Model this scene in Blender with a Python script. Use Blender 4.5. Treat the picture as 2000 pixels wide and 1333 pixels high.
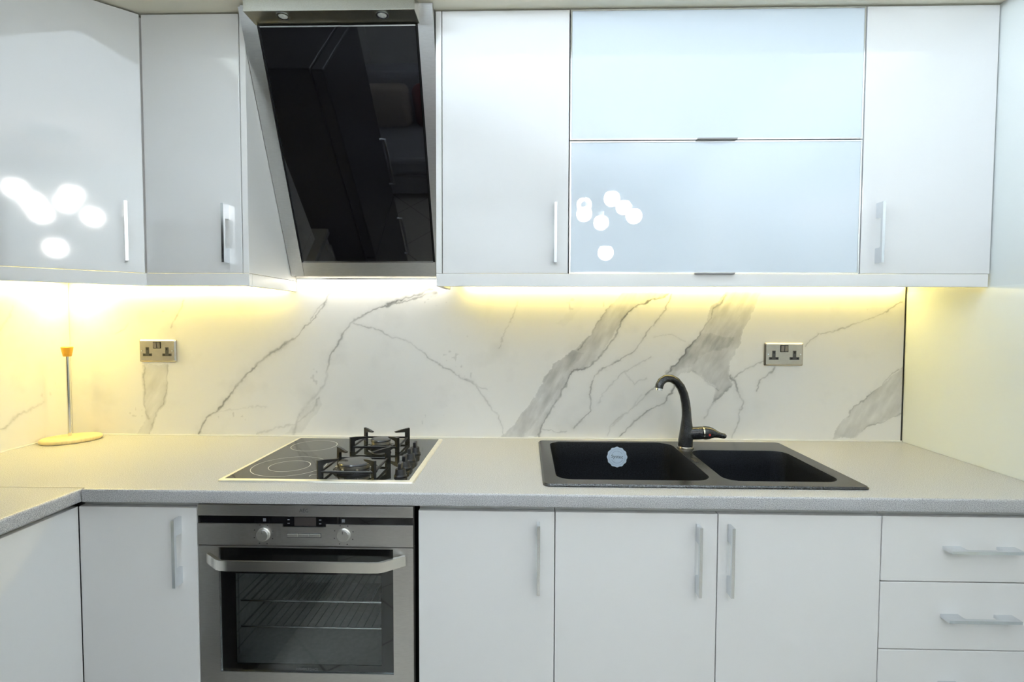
import bpy, bmesh, math, random
import numpy as np
from mathutils import Vector, Matrix

# ------------------------------------------------------------------ scene, camera
S = bpy.context.scene
C = S.collection
for o in list(bpy.data.objects):
    bpy.data.objects.remove(o)

CAM = np.array([0.1673, -2.0031, 1.3574])
YAW, PITCH, ROLL, FPX = 0.0249, 0.0407, 0.0031, 1022.25
_fw = np.array([-math.sin(YAW)*math.cos(PITCH), math.cos(YAW)*math.cos(PITCH), -math.sin(PITCH)])
_r0 = np.array([math.cos(YAW), math.sin(YAW), 0.0])
_u0 = np.cross(_r0, _fw)
_rt = math.cos(ROLL)*_r0 + math.sin(ROLL)*_u0
_up = -math.sin(ROLL)*_r0 + math.cos(ROLL)*_u0
cam_data = bpy.data.cameras.new('camera')
cam_data.sensor_width = 36.0
cam_data.lens = FPX/2000*36.0
cam_data.clip_start = 0.02
cam = bpy.data.objects.new('camera', cam_data)
C.objects.link(cam)
m = Matrix.Identity(4)
for i in range(3):
    m[i][0] = _rt[i]; m[i][1] = _up[i]; m[i][2] = -_fw[i]; m[i][3] = CAM[i]
cam.matrix_world = m
S.camera = cam

def on(px, py, axis, val):
    """photo pixel -> world point on the plane axis = val"""
    d = _fw + (px-1000)/FPX*_rt - (py-666.5)/FPX*_up
    t = (val-CAM[axis])/d[axis]
    return CAM + t*d

# ------------------------------------------------------------------ world, exposure
W = bpy.data.worlds.new('world'); S.world = W
W.use_nodes = True
W.node_tree.nodes['Background'].inputs[0].default_value = (0.75, 0.85, 1.0, 1)
W.node_tree.nodes['Background'].inputs[1].default_value = 0.15
S.view_settings.view_transform = 'Standard'
S.view_settings.look = 'None'
S.view_settings.gamma = 1
S.view_settings.use_curve_mapping = False
S.view_settings.exposure = 0.0

L_GLOBE = 36.0        # pendant globes
L_COVE = 195.0         # unseen strips added on the lowered ceiling edge to brighten the ceiling
L_LED = 72.0          # warm strips under the wall cabinets
L_LED_HOOD = 30.0
L_PUCK = 175.0
COL_LED = (1.0, 0.80, 0.25)
COL_GLOBE = (1.0, 0.97, 0.93)
COL_COVE = (0.77, 0.89, 1.0)

# ------------------------------------------------------------------ key dimensions
XL, XR = -1.6135, 1.6
ZW = 0.900            # worktop top
TW = 0.0356           # worktop thickness
YW = -0.648           # worktop front
YF = -0.628           # base door fronts
YC = -0.347           # wall cabinet door fronts
ZP, ZD, ZT = 1.4628, 1.5034, 2.3128
ZSOF = 2.318
ZCEIL = 2.68
YS = -0.634           # lowered ceiling edge
XS = -0.98
YBACK = -5.0
ANG = 0.74            # corner door angle

# ------------------------------------------------------------------ materials
MATS = {}
def mat(name, col, rough=0.4, metal=0.0, ior=1.5, emit=None, estr=0.0, coat=0.0, var=0.0, vscale=40, bump=0.0, bscale=200, stretch=None, alpha=None, spec=None):
    if name in MATS: return MATS[name]
    M = bpy.data.materials.new(name); M.use_nodes = True
    nt = M.node_tree; b = nt.nodes['Principled BSDF']
    b.inputs['Base Color'].default_value = (*col, 1)
    b.inputs['Roughness'].default_value = rough
    b.inputs['Metallic'].default_value = metal
    b.inputs['IOR'].default_value = ior
    b.inputs['Coat Weight'].default_value = coat
    b.inputs['Coat Roughness'].default_value = 0.02
    if spec is not None: b.inputs['Specular IOR Level'].default_value = spec
    if emit:
        b.inputs['Emission Color'].default_value = (*emit, 1)
        b.inputs['Emission Strength'].default_value = estr
    geo = None
    if var or bump:
        geo = nt.nodes.new('ShaderNodeNewGeometry')
        mp = nt.nodes.new('ShaderNodeMapping')
        nt.links.new(geo.outputs['Position'], mp.inputs['Vector'])
        if stretch: mp.inputs['Scale'].default_value = stretch
    if var:
        n = nt.nodes.new('ShaderNodeTexNoise'); n.inputs['Scale'].default_value = vscale; n.inputs['Detail'].default_value = 3
        nt.links.new(mp.outputs[0], n.inputs['Vector'])
        r = nt.nodes.new('ShaderNodeMapRange'); r.inputs['From Min'].default_value = 0.3; r.inputs['From Max'].default_value = 0.7
        r.inputs['To Min'].default_value = 1-var; r.inputs['To Max'].default_value = 1+var
        nt.links.new(n.outputs[0], r.inputs[0])
        mx = nt.nodes.new('ShaderNodeVectorMath'); mx.operation = 'SCALE'; mx.inputs[0].default_value = col
        nt.links.new(r.outputs[0], mx.inputs['Scale']); nt.links.new(mx.outputs[0], b.inputs['Base Color'])
    if bump:
        n2 = nt.nodes.new('ShaderNodeTexNoise'); n2.inputs['Scale'].default_value = bscale; n2.inputs['Detail'].default_value = 2
        nt.links.new(mp.outputs[0], n2.inputs['Vector'])
        bp = nt.nodes.new('ShaderNodeBump'); bp.inputs['Strength'].default_value = bump; bp.inputs['Distance'].default_value = 0.001
        nt.links.new(n2.outputs[0], bp.inputs['Height']); nt.links.new(bp.outputs[0], b.inputs['Normal'])
    MATS[name] = M
    return M

def emission(name, col, strength):
    M = bpy.data.materials.new(name); M.use_nodes = True
    nt = M.node_tree; nt.nodes.remove(nt.nodes['Principled BSDF'])
    e = nt.nodes.new('ShaderNodeEmission'); e.inputs[0].default_value = (*col, 1); e.inputs[1].default_value = strength
    nt.links.new(e.outputs[0], nt.nodes['Material Output'].inputs[0])
    return M

M_GLOSS = mat('white_gloss_lacquer', (0.77, 0.775, 0.78), 0.07, ior=1.8, bump=0.008, bscale=9)
M_SATIN = mat('white_satin_lacquer', (0.80, 0.80, 0.795), 0.30, ior=1.5, bump=0.01, bscale=12)
M_CARC = mat('white_carcass_board', (0.80, 0.80, 0.78), 0.35, var=0.01)
M_DIAG = mat('white_gloss_corner', (0.77, 0.775, 0.78), 0.06, ior=1.8, bump=0.012, bscale=7)
M_GLASSW = mat('white_back_painted_glass', (0.64, 0.71, 0.78), 0.01, ior=1.7, var=0.004, vscale=3)
M_ALU = mat('polished_aluminium', (0.80, 0.80, 0.80), 0.16, 1.0, var=0.03, vscale=60)
M_ALUD = mat('dark_aluminium', (0.32, 0.31, 0.31), 0.28, 1.0, var=0.03, vscale=60)
M_CHROME = mat('satin_chrome', (0.74, 0.77, 0.80), 0.16, 1.0, var=0.02, vscale=30)
M_STEEL = mat('brushed_steel', (0.56, 0.55, 0.53), 0.33, 1.0, var=0.06, vscale=60, stretch=(1, 1, 14), bump=0.05, bscale=120)
M_STEELH = mat('brushed_steel_hood', (0.58, 0.58, 0.57), 0.30, 1.0, var=0.05, vscale=50, stretch=(1, 9, 9), bump=0.04, bscale=100)
M_BRASSY = mat('steel_socket_plate', (0.50, 0.46, 0.40), 0.25, 1.0, var=0.04, vscale=80)
M_BLACKG = mat('black_glass', (0.004, 0.004, 0.005), 0.02, ior=1.5, var=0.05, vscale=5)
M_HOB = mat('hob_ceramic_glass', (0.014, 0.015, 0.014), 0.012, ior=1.66, var=0.1, vscale=60)
M_BLACK = mat('black_plastic', (0.008, 0.008, 0.009), 0.35, spec=0.3, var=0.1, vscale=90)
M_IRON = mat('black_cast_iron', (0.007, 0.007, 0.007), 0.35, spec=0.3, var=0.2, vscale=150, bump=0.1, bscale=400)
M_CAP = mat('burner_cap_enamel', (0.03, 0.03, 0.032), 0.15, var=0.1, vscale=90)
M_BURN = mat('burner_aluminium', (0.45, 0.43, 0.38), 0.35, 1.0, var=0.1, vscale=90)
M_GRANITE = mat('black_granite_composite', (0.016, 0.016, 0.016), 0.24, var=0.75, vscale=520, bump=0.05, bscale=700, coat=0.0)
M_BOWL = mat('black_granite_bowl', (0.006, 0.007, 0.009), 0.5, var=0.9, vscale=420, spec=0.10)
M_TAP = mat('black_granite_tap', (0.016, 0.017, 0.018), 0.22, var=0.5, vscale=500)
M_SEAL = mat('white_sealant', (0.85, 0.84, 0.80), 0.3, var=0.02)
M_DARK = mat('dark_gap', (0.02, 0.018, 0.016), 0.7, var=0.1)
M_YWOOD = mat('pale_varnished_beech', (0.84, 0.66, 0.32), 0.35, var=0.08, vscale=30, stretch=(1, 5, 1))
M_PRINT = mat('pale_print', (0.55, 0.56, 0.55), 0.5, var=0.02)
M_PRINTD = mat('dark_print', (0.06, 0.06, 0.06), 0.5, var=0.02)
M_STICK = mat('pale_blue_sticker', (0.55, 0.65, 0.76), 0.4, var=0.04, vscale=120)
M_STICK2 = mat('blue_grey_sticker_ink', (0.38, 0.48, 0.60), 0.4, var=0.04, vscale=120)
M_RED = mat('red_marker', (0.55, 0.04, 0.03), 0.3, var=0.05)
M_WALL = mat('pale_wall_paint', (0.72, 0.76, 0.75), 0.25, var=0.01, vscale=6)
M_WALLP = mat('white_wall_panel', (0.77, 0.82, 0.81), 0.14, var=0.006, vscale=4)
M_WALLR = mat('room_wall_paint', (0.80, 0.81, 0.80), 0.7, var=0.02, vscale=6)
M_SOFF = mat('soffit_paint', (0.87, 0.84, 0.71), 0.45, var=0.01, vscale=5)
M_CEIL = mat('ceiling_paint', (0.86, 0.87, 0.88), 0.6, var=0.01, vscale=5)
M_LED = emission('warm_led', COL_LED, L_LED)
M_LEDL = emission('warm_led_left', COL_LED, L_LED*1.35)
M_LEDH = emission('warm_led_hood', (1.0, 0.92, 0.74), L_LED_HOOD)
M_PUCK = emission('warm_corner_lamp', (1.0, 0.77, 0.20), L_PUCK)
M_COVE = emission('added_cove_light', COL_COVE, L_COVE)
M_COVEL = emission('added_cove_light_left', COL_COVE, L_COVE*1.7)  # added left strip, made stronger to lift the doors on the left
M_GLOBE = emission('globe_glow', COL_GLOBE, L_GLOBE)
M_SPOT = mat('spot_lens', (0.85, 0.9, 0.92), 0.2, 0.0, var=0.2, vscale=160)  # whitish base colour stands in for reflections on the unlit glass
M_DLAMP = emission('downlight_glow', (0.95, 0.97, 1.0), 12.0)
M_SOFA = mat('grey_sofa_fabric', (0.30, 0.31, 0.34), 0.9, var=0.1, vscale=80)
M_CUSH = mat('beige_cushion_fabric', (0.38, 0.33, 0.28), 0.9, var=0.1, vscale=80)
M_CUSHR = mat('dark_red_cushion_fabric', (0.22, 0.03, 0.03), 0.9, var=0.1, vscale=80)
M_FRIDGE = mat('black_fridge', (0.02, 0.02, 0.022), 0.3, var=0.1, vscale=20)
M_CAV = mat('oven_enamel', (0.50, 0.52, 0.51), 0.3, var=0.1, vscale=70)
M_RACK = mat('chrome_rack', (0.75, 0.78, 0.78), 0.2, 1.0, var=0.02)

# speckled worktop laminate
def worktop_mat():
    M = bpy.data.materials.new('speckled_grey_laminate'); M.use_nodes = True
    nt = M.node_tree; b = nt.nodes['Principled BSDF']
    g = nt.nodes.new('ShaderNodeNewGeometry')
    n1 = nt.nodes.new('ShaderNodeTexNoise'); n1.inputs['Scale'].default_value = 520; n1.inputs['Detail'].default_value = 2
    n2 = nt.nodes.new('ShaderNodeTexVoronoi'); n2.inputs['Scale'].default_value = 240
    nt.links.new(g.outputs['Position'], n1.inputs['Vector']); nt.links.new(g.outputs['Position'], n2.inputs['Vector'])
    r1 = nt.nodes.new('ShaderNodeValToRGB')
    r1.color_ramp.elements[0].position = 0.36; r1.color_ramp.elements[0].color = (0.25, 0.25, 0.265, 1)
    r1.color_ramp.elements[1].position = 0.60; r1.color_ramp.elements[1].color = (0.565, 0.567, 0.57, 1)
    nt.links.new(n1.outputs[0], r1.inputs[0])
    r2 = nt.nodes.new('ShaderNodeValToRGB')
    r2.color_ramp.elements[0].position = 0.05; r2.color_ramp.elements[0].color = (0.16, 0.16, 0.17, 1)
    r2.color_ramp.elements[1].position = 0.22; r2.color_ramp.elements[1].color = (1, 1, 1, 1)
    nt.links.new(n2.outputs['Distance'], r2.inputs[0])
    mx = nt.nodes.new('ShaderNodeMix'); mx.data_type = 'RGBA'; mx.blend_type = 'MULTIPLY'; mx.inputs[0].default_value = 0.35
    nt.links.new(r1.outputs[0], mx.inputs[6]); nt.links.new(r2.outputs[0], mx.inputs[7])
    nt.links.new(mx.outputs[2], b.inputs['Base Color'])
    b.inputs['Roughness'].default_value = 0.28
    return M
M_TOP = worktop_mat()

# marble: base white, veins come from a per-vertex value drawn on the slab, plus noise
def marble_mat():
    M = bpy.data.materials.new('polished_veined_marble'); M.use_nodes = True
    nt = M.node_tree; b = nt.nodes['Principled BSDF']
    a = nt.nodes.new('ShaderNodeAttribute'); a.attribute_name = 'vein'
    g = nt.nodes.new('ShaderNodeNewGeometry')
    n = nt.nodes.new('ShaderNodeTexNoise'); n.inputs['Scale'].default_value = 7; n.inputs['Detail'].default_value = 6
    nt.links.new(g.outputs['Position'], n.inputs['Vector'])
    r = nt.nodes.new('ShaderNodeMapRange'); r.inputs['From Min'].default_value = 0.55; r.inputs['From Max'].default_value = 0.85
    r.inputs['To Min'].default_value = 0; r.inputs['To Max'].default_value = 0.16
    nt.links.new(n.outputs[0], r.inputs[0])
    ad = nt.nodes.new('ShaderNodeMath'); ad.operation = 'ADD'; ad.use_clamp = True
    nt.links.new(a.outputs['Fac'], ad.inputs[0]); nt.links.new(r.outputs[0], ad.inputs[1])
    mx = nt.nodes.new('ShaderNodeMix'); mx.data_type = 'RGBA'
    mx.inputs[6].default_value = (0.80, 0.795, 0.775, 1); mx.inputs[7].default_value = (0.11, 0.11, 0.105, 1)
    nt.links.new(ad.outputs[0], mx.inputs[0]); nt.links.new(mx.outputs[2], b.inputs['Base Color'])
    b.inputs['Roughness'].default_value = 0.13
    return M
M_MARBLE = marble_mat()

# diagonal floor tiles (floor shows only in reflections)
def floor_mat():
    M = bpy.data.materials.new('pale_diagonal_floor_tiles'); M.use_nodes = True
    nt = M.node_tree; b = nt.nodes['Principled BSDF']
    g = nt.nodes.new('ShaderNodeNewGeometry'); mp = nt.nodes.new('ShaderNodeMapping')
    mp.inputs['Rotation'].default_value = (0, 0, math.radians(45))
    nt.links.new(g.outputs['Position'], mp.inputs['Vector'])
    br = nt.nodes.new('ShaderNodeTexBrick'); br.offset = 0
    br.inputs['Scale'].default_value = 1; br.inputs['Brick Width'].default_value = 0.42; br.inputs['Row Height'].default_value = 0.42
    br.inputs['Mortar Size'].default_value = 0.005
    br.inputs['Color1'].default_value = (0.50, 0.47, 0.43, 1); br.inputs['Color2'].default_value = (0.54, 0.51, 0.46, 1)
    br.inputs['Mortar'].default_value = (0.16, 0.14, 0.12, 1)
    nt.links.new(mp.outputs[0], br.inputs['Vector']); nt.links.new(br.outputs['Color'], b.inputs['Base Color'])
    b.inputs['Roughness'].default_value = 0.25
    return M
M_FLOOR = floor_mat()

# tinted oven door glass: part clear, part mirror
def oven_glass():
    M = bpy.data.materials.new('tinted_oven_glass'); M.use_nodes = True
    nt = M.node_tree; nt.nodes.remove(nt.nodes['Principled BSDF'])
    t = nt.nodes.new('ShaderNodeBsdfTransparent'); t.inputs[0].default_value = (0.95, 0.96, 0.95, 1)
    gl = nt.nodes.new('ShaderNodeBsdfGlossy'); gl.inputs['Roughness'].default_value = 0.02; gl.inputs[0].default_value = (0.9, 0.95, 1, 1)
    fr = nt.nodes.new('ShaderNodeFresnel'); fr.inputs[0].default_value = 1.45
    mx = nt.nodes.new('ShaderNodeMixShader')
    nt.links.new(fr.outputs[0], mx.inputs[0]); nt.links.new(t.outputs[0], mx.inputs[1]); nt.links.new(gl.outputs[0], mx.inputs[2])
    nt.links.new(mx.outputs[0], nt.nodes['Material Output'].inputs[0])
    return M
M_OVG = oven_glass()

# ------------------------------------------------------------------ builders
WLOC = {}
def thing(name, label, cat, loc=(0, 0, 0), group=None):
    o = bpy.data.objects.new(name, None); C.objects.link(o)
    o.empty_display_size = 0.05
    o.location = loc; WLOC[o] = Vector(loc)
    o['label'] = label; o['category'] = cat
    if group: o['group'] = group
    return o

def obj(name, bm, material, parent=None, smooth=False, label=None, cat=None, kind=None, group=None, angle=40):
    """one mesh object; bm is in world coordinates"""
    bmesh.ops.recalc_face_normals(bm, faces=bm.faces[:])
    me = bpy.data.meshes.new(name)
    co = [v.co for v in bm.verts]
    lo = Vector([min(c[i] for c in co) for i in range(3)]); hi = Vector([max(c[i] for c in co) for i in range(3)])
    c = (lo+hi)/2
    if parent is None: c.z = lo.z
    bmesh.ops.translate(bm, verts=bm.verts[:], vec=-c)
    bm.to_mesh(me); bm.free()
    me.materials.append(material)
    if smooth:
        for p in me.polygons: p.use_smooth = True
        try: me.set_sharp_from_angle(angle=math.radians(angle))
        except Exception: pass
    o = bpy.data.objects.new(name, me); C.objects.link(o)
    if parent is not None:
        o.parent = parent; o.location = c - WLOC[parent]
    else:
        o.location = c
    WLOC[o] = c.copy()
    if label: o['label'] = label
    if cat: o['category'] = cat
    if kind: o['kind'] = kind
    if group: o['group'] = group
    return o

def B(): return bmesh.new()

def box(bm, x0, x1, y0, y1, z0, z1, bev=0.0, seg=2):
    t = bmesh.new()
    bmesh.ops.create_cube(t, size=1.0)
    for v in t.verts:
        v.co = Vector(((x0+x1)/2+v.co.x*(x1-x0), (y0+y1)/2+v.co.y*(y1-y0), (z0+z1)/2+v.co.z*(z1-z0)))
    if bev: bmesh.ops.bevel(t, geom=t.edges[:], offset=bev, segments=seg, affect='EDGES', profile=0.5)
    merge(bm, t); return bm

def merge(bm, t, M=None):
    mp = {}
    for v in t.verts: mp[v] = bm.verts.new(M @ v.co if M else v.co)
    for f in t.faces:
        try: bm.faces.new([mp[v] for v in f.verts])
        except ValueError: pass
    t.free()

def bx(*a, bev=0.0, seg=2):
    return box(B(), *a, bev=bev, seg=seg)

def lathe(bm, prof, loc=(0, 0, 0), n=32, M=None, cap=True):
    """prof: list of (r, h) around z"""
    t = bmesh.new(); rings = []
    for r, h in prof:
        if r < 1e-6: rings.append([t.verts.new((0, 0, h))])
        else: rings.append([t.verts.new((r*math.cos(2*math.pi*k/n), r*math.sin(2*math.pi*k/n), h)) for k in range(n)])
    for a, b in zip(rings, rings[1:]):
        for k in range(n):
            k2 = (k+1) % n
            if len(a) == 1 and len(b) == 1: continue
            if len(a) == 1: t.faces.new((a[0], b[k], b[k2]))
            elif len(b) == 1: t.faces.new((a[k], a[k2], b[0]))
            else: t.faces.new((a[k], a[k2], b[k2], b[k]))
    if cap:
        for rg in (rings[0], rings[-1]):
            if len(rg) > 1: t.faces.new(rg)
    T = Matrix.Translation(loc)
    merge(bm, t, T @ M if M else T); return bm

def tube(bm, pts, rad, n=14, cap=True):
    pts = [Vector(p) for p in pts]
    if not hasattr(rad, '__len__'): rad = [rad]*len(pts)
    rings = []; prev = None
    for i, p in enumerate(pts):
        d = (pts[min(i+1, len(pts)-1)]-pts[max(i-1, 0)]).normalized()
        if prev is None:
            a = d.cross(Vector((0, 0, 1)))
            if a.length < 1e-3: a = d.cross(Vector((0, 1, 0)))
            a.normalize()
        else:
            a = (prev-d*prev.dot(d)).normalized()
        prev = a; b = d.cross(a)
        rings.append([bm.verts.new(p+rad[i]*(math.cos(2*math.pi*k/n)*a+math.sin(2*math.pi*k/n)*b)) for k in range(n)])
    for r0, r1 in zip(rings, rings[1:]):
        for k in range(n): bm.faces.new((r0[k], r0[(k+1) % n], r1[(k+1) % n], r1[k]))
    if cap: bm.faces.new(rings[0]); bm.faces.new(rings[-1])
    return bm

def prism(bm, poly, fa, fb):
    """poly: 2D points; fa / fb map (u,v) -> 3D for the two ends"""
    a = [bm.verts.new(fa(*p)) for p in poly]; b = [bm.verts.new(fb(*p)) for p in poly]
    n = len(poly)
    bm.faces.new(a); bm.faces.new(b)
    for k in range(n): bm.faces.new((a[k], a[(k+1) % n], b[(k+1) % n], b[k]))
    return bm

def rrect(x0, x1, y0, y1, r, n=6):
    rs = r if hasattr(r, '__len__') else [r]*4
    out = []
    for (cx, cy, a0, rr) in ((x1-rs[0], y1-rs[0], 0, rs[0]), (x0+rs[1], y1-rs[1], 90, rs[1]), (x0+rs[2], y0+rs[2], 180, rs[2]), (x1-rs[3], y0+rs[3], 270, rs[3])):
        for k in range(n+1):
            a = math.radians(a0+90*k/n); out.append((cx+rr*math.cos(a), cy+rr*math.sin(a)))
    return out

def fill_loops(bm, loops, z):
    """planar fill of outer loop with holes; returns vert loops"""
    vl = []; ed = []
    for lp in loops:
        vs = [bm.verts.new((x, y, z)) for x, y in lp]
        ed += [bm.edges.new((vs[k], vs[(k+1) % len(vs)])) for k in range(len(vs))]
        vl.append(vs)
    bmesh.ops.triangle_fill(bm, edges=ed, use_beauty=True)
    return vl

def bridge(bm, a, b):
    n = len(a)
    for k in range(n): bm.faces.new((a[k], a[(k+1) % n], b[(k+1) % n], b[k]))

def text_bm(txt, size, M, extrude=0.0003, align='CENTER'):
    cu = bpy.data.curves.new('lettering', 'FONT'); cu.body = txt; cu.size = size; cu.extrude = extrude
    cu.align_x = align; cu.align_y = 'CENTER'; cu.resolution_u = 2
    ob = bpy.data.objects.new('lettering', cu); C.objects.link(ob)
    dg = bpy.context.evaluated_depsgraph_get()
    me = bpy.data.meshes.new_from_object(ob.evaluated_get(dg))
    bpy.data.objects.remove(ob)
    bm = bmesh.new(); bm.from_mesh(me); bpy.data.meshes.remove(me)
    bmesh.ops.transform(bm, matrix=M, verts=bm.verts[:])
    return bm

FRONT = Matrix(((1, 0, 0, 0), (0, 0, -1, 0), (0, 1, 0, 0), (0, 0, 0, 1)))     # local xy plane -> faces -y
def at_front(x, y, z): return Matrix.Translation((x, y, z)) @ FRONT

HL = 0.184
def handle_bm(base, along, out, length=HL, depth=0.032, th=0.008):
    """bridge handle: flat C-shaped plate; base = centre on door face"""
    base, along, out = Vector(base), Vector(along).normalized(), Vector(out).normalized()
    side = along.cross(out)
    h = length/2; f = 0.046; d1 = depth-0.009
    poly = [(-h, 0), (-h, depth), (h, depth), (h, 0), (h-f, 0), (h-f, d1-0.004), (h-f-0.004, d1), (-h+f+0.004, d1), (-h+f, d1-0.004), (-h+f, 0)]
    bm = B()
    a = [bm.verts.new(base+along*u+out*v-side*th/2) for u, v in poly]
    b = [bm.verts.new(base+along*u+out*v+side*th/2) for u, v in poly]
    n = len(poly)
    # two feet and the bar as quads on each face, then the rim
    for q in (a, b):
        bm.faces.new((q[0], q[1], q[7], q[8], q[9]))
        bm.faces.new((q[1], q[2], q[6], q[7]))
        bm.faces.new((q[2], q[3], q[4], q[5], q[6]))
    for k in range(n): bm.faces.new((a[k], a[(k+1) % n], b[(k+1) % n], b[k]))
    return bm

# ------------------------------------------------------------------ the room
def struct(name, bm, material, label):
    return obj(name, bm, material, label=label, kind='structure')

struct('floor', bx(XL-0.2, XR+0.15, YBACK-0.1, 0.1, -0.06, 0.0), M_FLOOR, 'pale floor tiles laid diagonally')
struct('ceiling', bx(XL-0.2, XR+0.15, YBACK-0.1, 0.1, ZCEIL, ZCEIL+0.06), M_CEIL, 'white ceiling above the lowered edge')
struct('wall_back', bx(XL-0.15, XR+0.15, 0.013, 0.1, 0.0, ZCEIL), M_WALL, 'wall behind the marble splashback')
struct('wall_left', bx(XL-0.1, XL-0.013, YBACK, 0.013, 0.0, ZCEIL), M_WALLR, 'wall at the left end of the kitchen')
struct('wall_right', bx(XR+0.002, XR+0.1, YBACK, 0.013, 0.0, ZCEIL), M_WALL, 'pale grey green wall at the right end of the cabinets')
struct('wall_rear', bx(XL-0.1, XR+0.1, YBACK-0.1, YBACK, 0.0, ZCEIL), M_WALLR, 'rear wall of the living area')
# lowered ceiling edge, back and left, with added light strips on top of it
YS2 = -4.10
bm = B()
prism(bm, [(XL-.01, .012), (XL-.01, YBACK+.002), (XS, YBACK+.002), (XS, YS), (XR+.0015, YS), (XR+.0015, .012)], lambda x, y: (x, y, ZSOF), lambda x, y: (x, y, ZSOF+.05))
struct('trim_1', bm, M_SOFF, 'cream lowered ceiling edge above the wall cabinets')
struct('trim_2', bx(XR-0.004, XR+0.002, -1.30, -0.002, ZW+0.0005, ZP+0.002), M_WALLP, 'glossy white panel on the right wall above the worktop')

def cove(label, a, b, toward, lamp):  # unseen strips, added to light the upper ceiling and cabinet doors
    """added light strip tilted to brighten the middle of the ceiling, in an aluminium channel"""
    a, b, w_ = Vector(a), Vector(b), Vector(toward)
    nrm = (w_*math.cos(math.radians(28))+Vector((0, 0, 1))*math.sin(math.radians(28)))
    upv = (Vector((0, 0, 1))*math.cos(math.radians(28))-w_*math.sin(math.radians(28)))
    t = thing('added_cove_strip', label, 'light strip', tuple((a+b)/2), 'added ceiling fill strips')
    for nm, o0, o1, m_ in (('channel', -.006, 0.0, M_ALU), ('diffuser', .0003, .003, lamp)):
        bm = B()
        prism(bm, [(.004, o0), (.034, o0), (.034, o1), (.004, o1)], lambda u, v: a+upv*u+nrm*v, lambda u, v: b+upv*u+nrm*v)
        obj(nm, bm, m_, t)
zc_ = ZSOF+.0515
cove('added unseen light strip on top of the lowered ceiling edge along the back cabinets', (XS-.03, YS+.06, zc_), (XR-.04, YS+.06, zc_), (0, -1, 0), M_COVE)
cove('added unseen light strip on top of the lowered ceiling edge along the left wall', (XS-.06, YS2, zc_), (XS-.06, YS, zc_), (1, 0, 0), M_COVEL)

# recessed downlight in the upper ceiling
p = (0.145, -1.36)
t = thing('recessed_downlight', 'small round recessed downlight in the white upper ceiling', 'ceiling light', (p[0], p[1], ZCEIL-0.012))
bm = B(); lathe(bm, [(0.032, 0.0), (0.045, 0.0), (0.046, 0.004), (0.045, 0.0115), (0.032, 0.0115), (0.032, 0.0)], (p[0], p[1], ZCEIL-0.012), cap=False)
obj('bezel', bm, M_CHROME, t, True)
bm = B(); lathe(bm, [(0, 0.0), (0.031, 0.0), (0.031, 0.006), (0, 0.006)], (p[0], p[1], ZCEIL-0.008))
obj('lens', bm, M_DLAMP, t)

# ------------------------------------------------------------------ marble splashback
def lattice(seed, n=64):
    return np.random.RandomState(seed).rand(n, n)
def vnoise(x, y, freq, seed):
    L = lattice(seed); n = L.shape[0]
    x = x*freq+17.3; y = y*freq+9.1
    xi = np.floor(x).astype(int); yi = np.floor(y).astype(int); fx = x-xi; fy = y-yi
    fx = fx*fx*(3-2*fx); fy = fy*fy*(3-2*fy)
    g = lambda a, b: L[a % n, b % n]
    return (g(xi, yi)*(1-fx)+g(xi+1, yi)*fx)*(1-fy)+(g(xi, yi+1)*(1-fx)+g(xi+1, yi+1)*fx)*fy
def fbm(x, y, freq, seed, octv=4):
    s = 0; a = 0.5; tot = 0
    for k in range(octv):
        s = s+a*vnoise(x, y, freq*2**k, seed+k); tot += a; a *= 0.55
    return s/tot
def seg_dist(px, py, a, b):
    d = (b[0]-a[0], b[1]-a[1]); L2 = d[0]**2+d[1]**2+1e-12
    t = np.clip(((px-a[0])*d[0]+(py-a[1])*d[1])/L2, 0, 1)
    return np.hypot(px-a[0]-t*d[0], py-a[1]-t*d[1]), t
def inside(px, py, poly):
    r = np.zeros(px.shape, bool); n = len(poly)
    for i in range(n):
        (x0, y0), (x1, y1) = poly[i], poly[(i+1) % n]
        c = ((y0 > py) != (y1 > py)) & (px < (x1-x0)*(py-y0)/((y1-y0) if y1 != y0 else 1e-9)+x0)
        r ^= c
    return r

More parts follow.
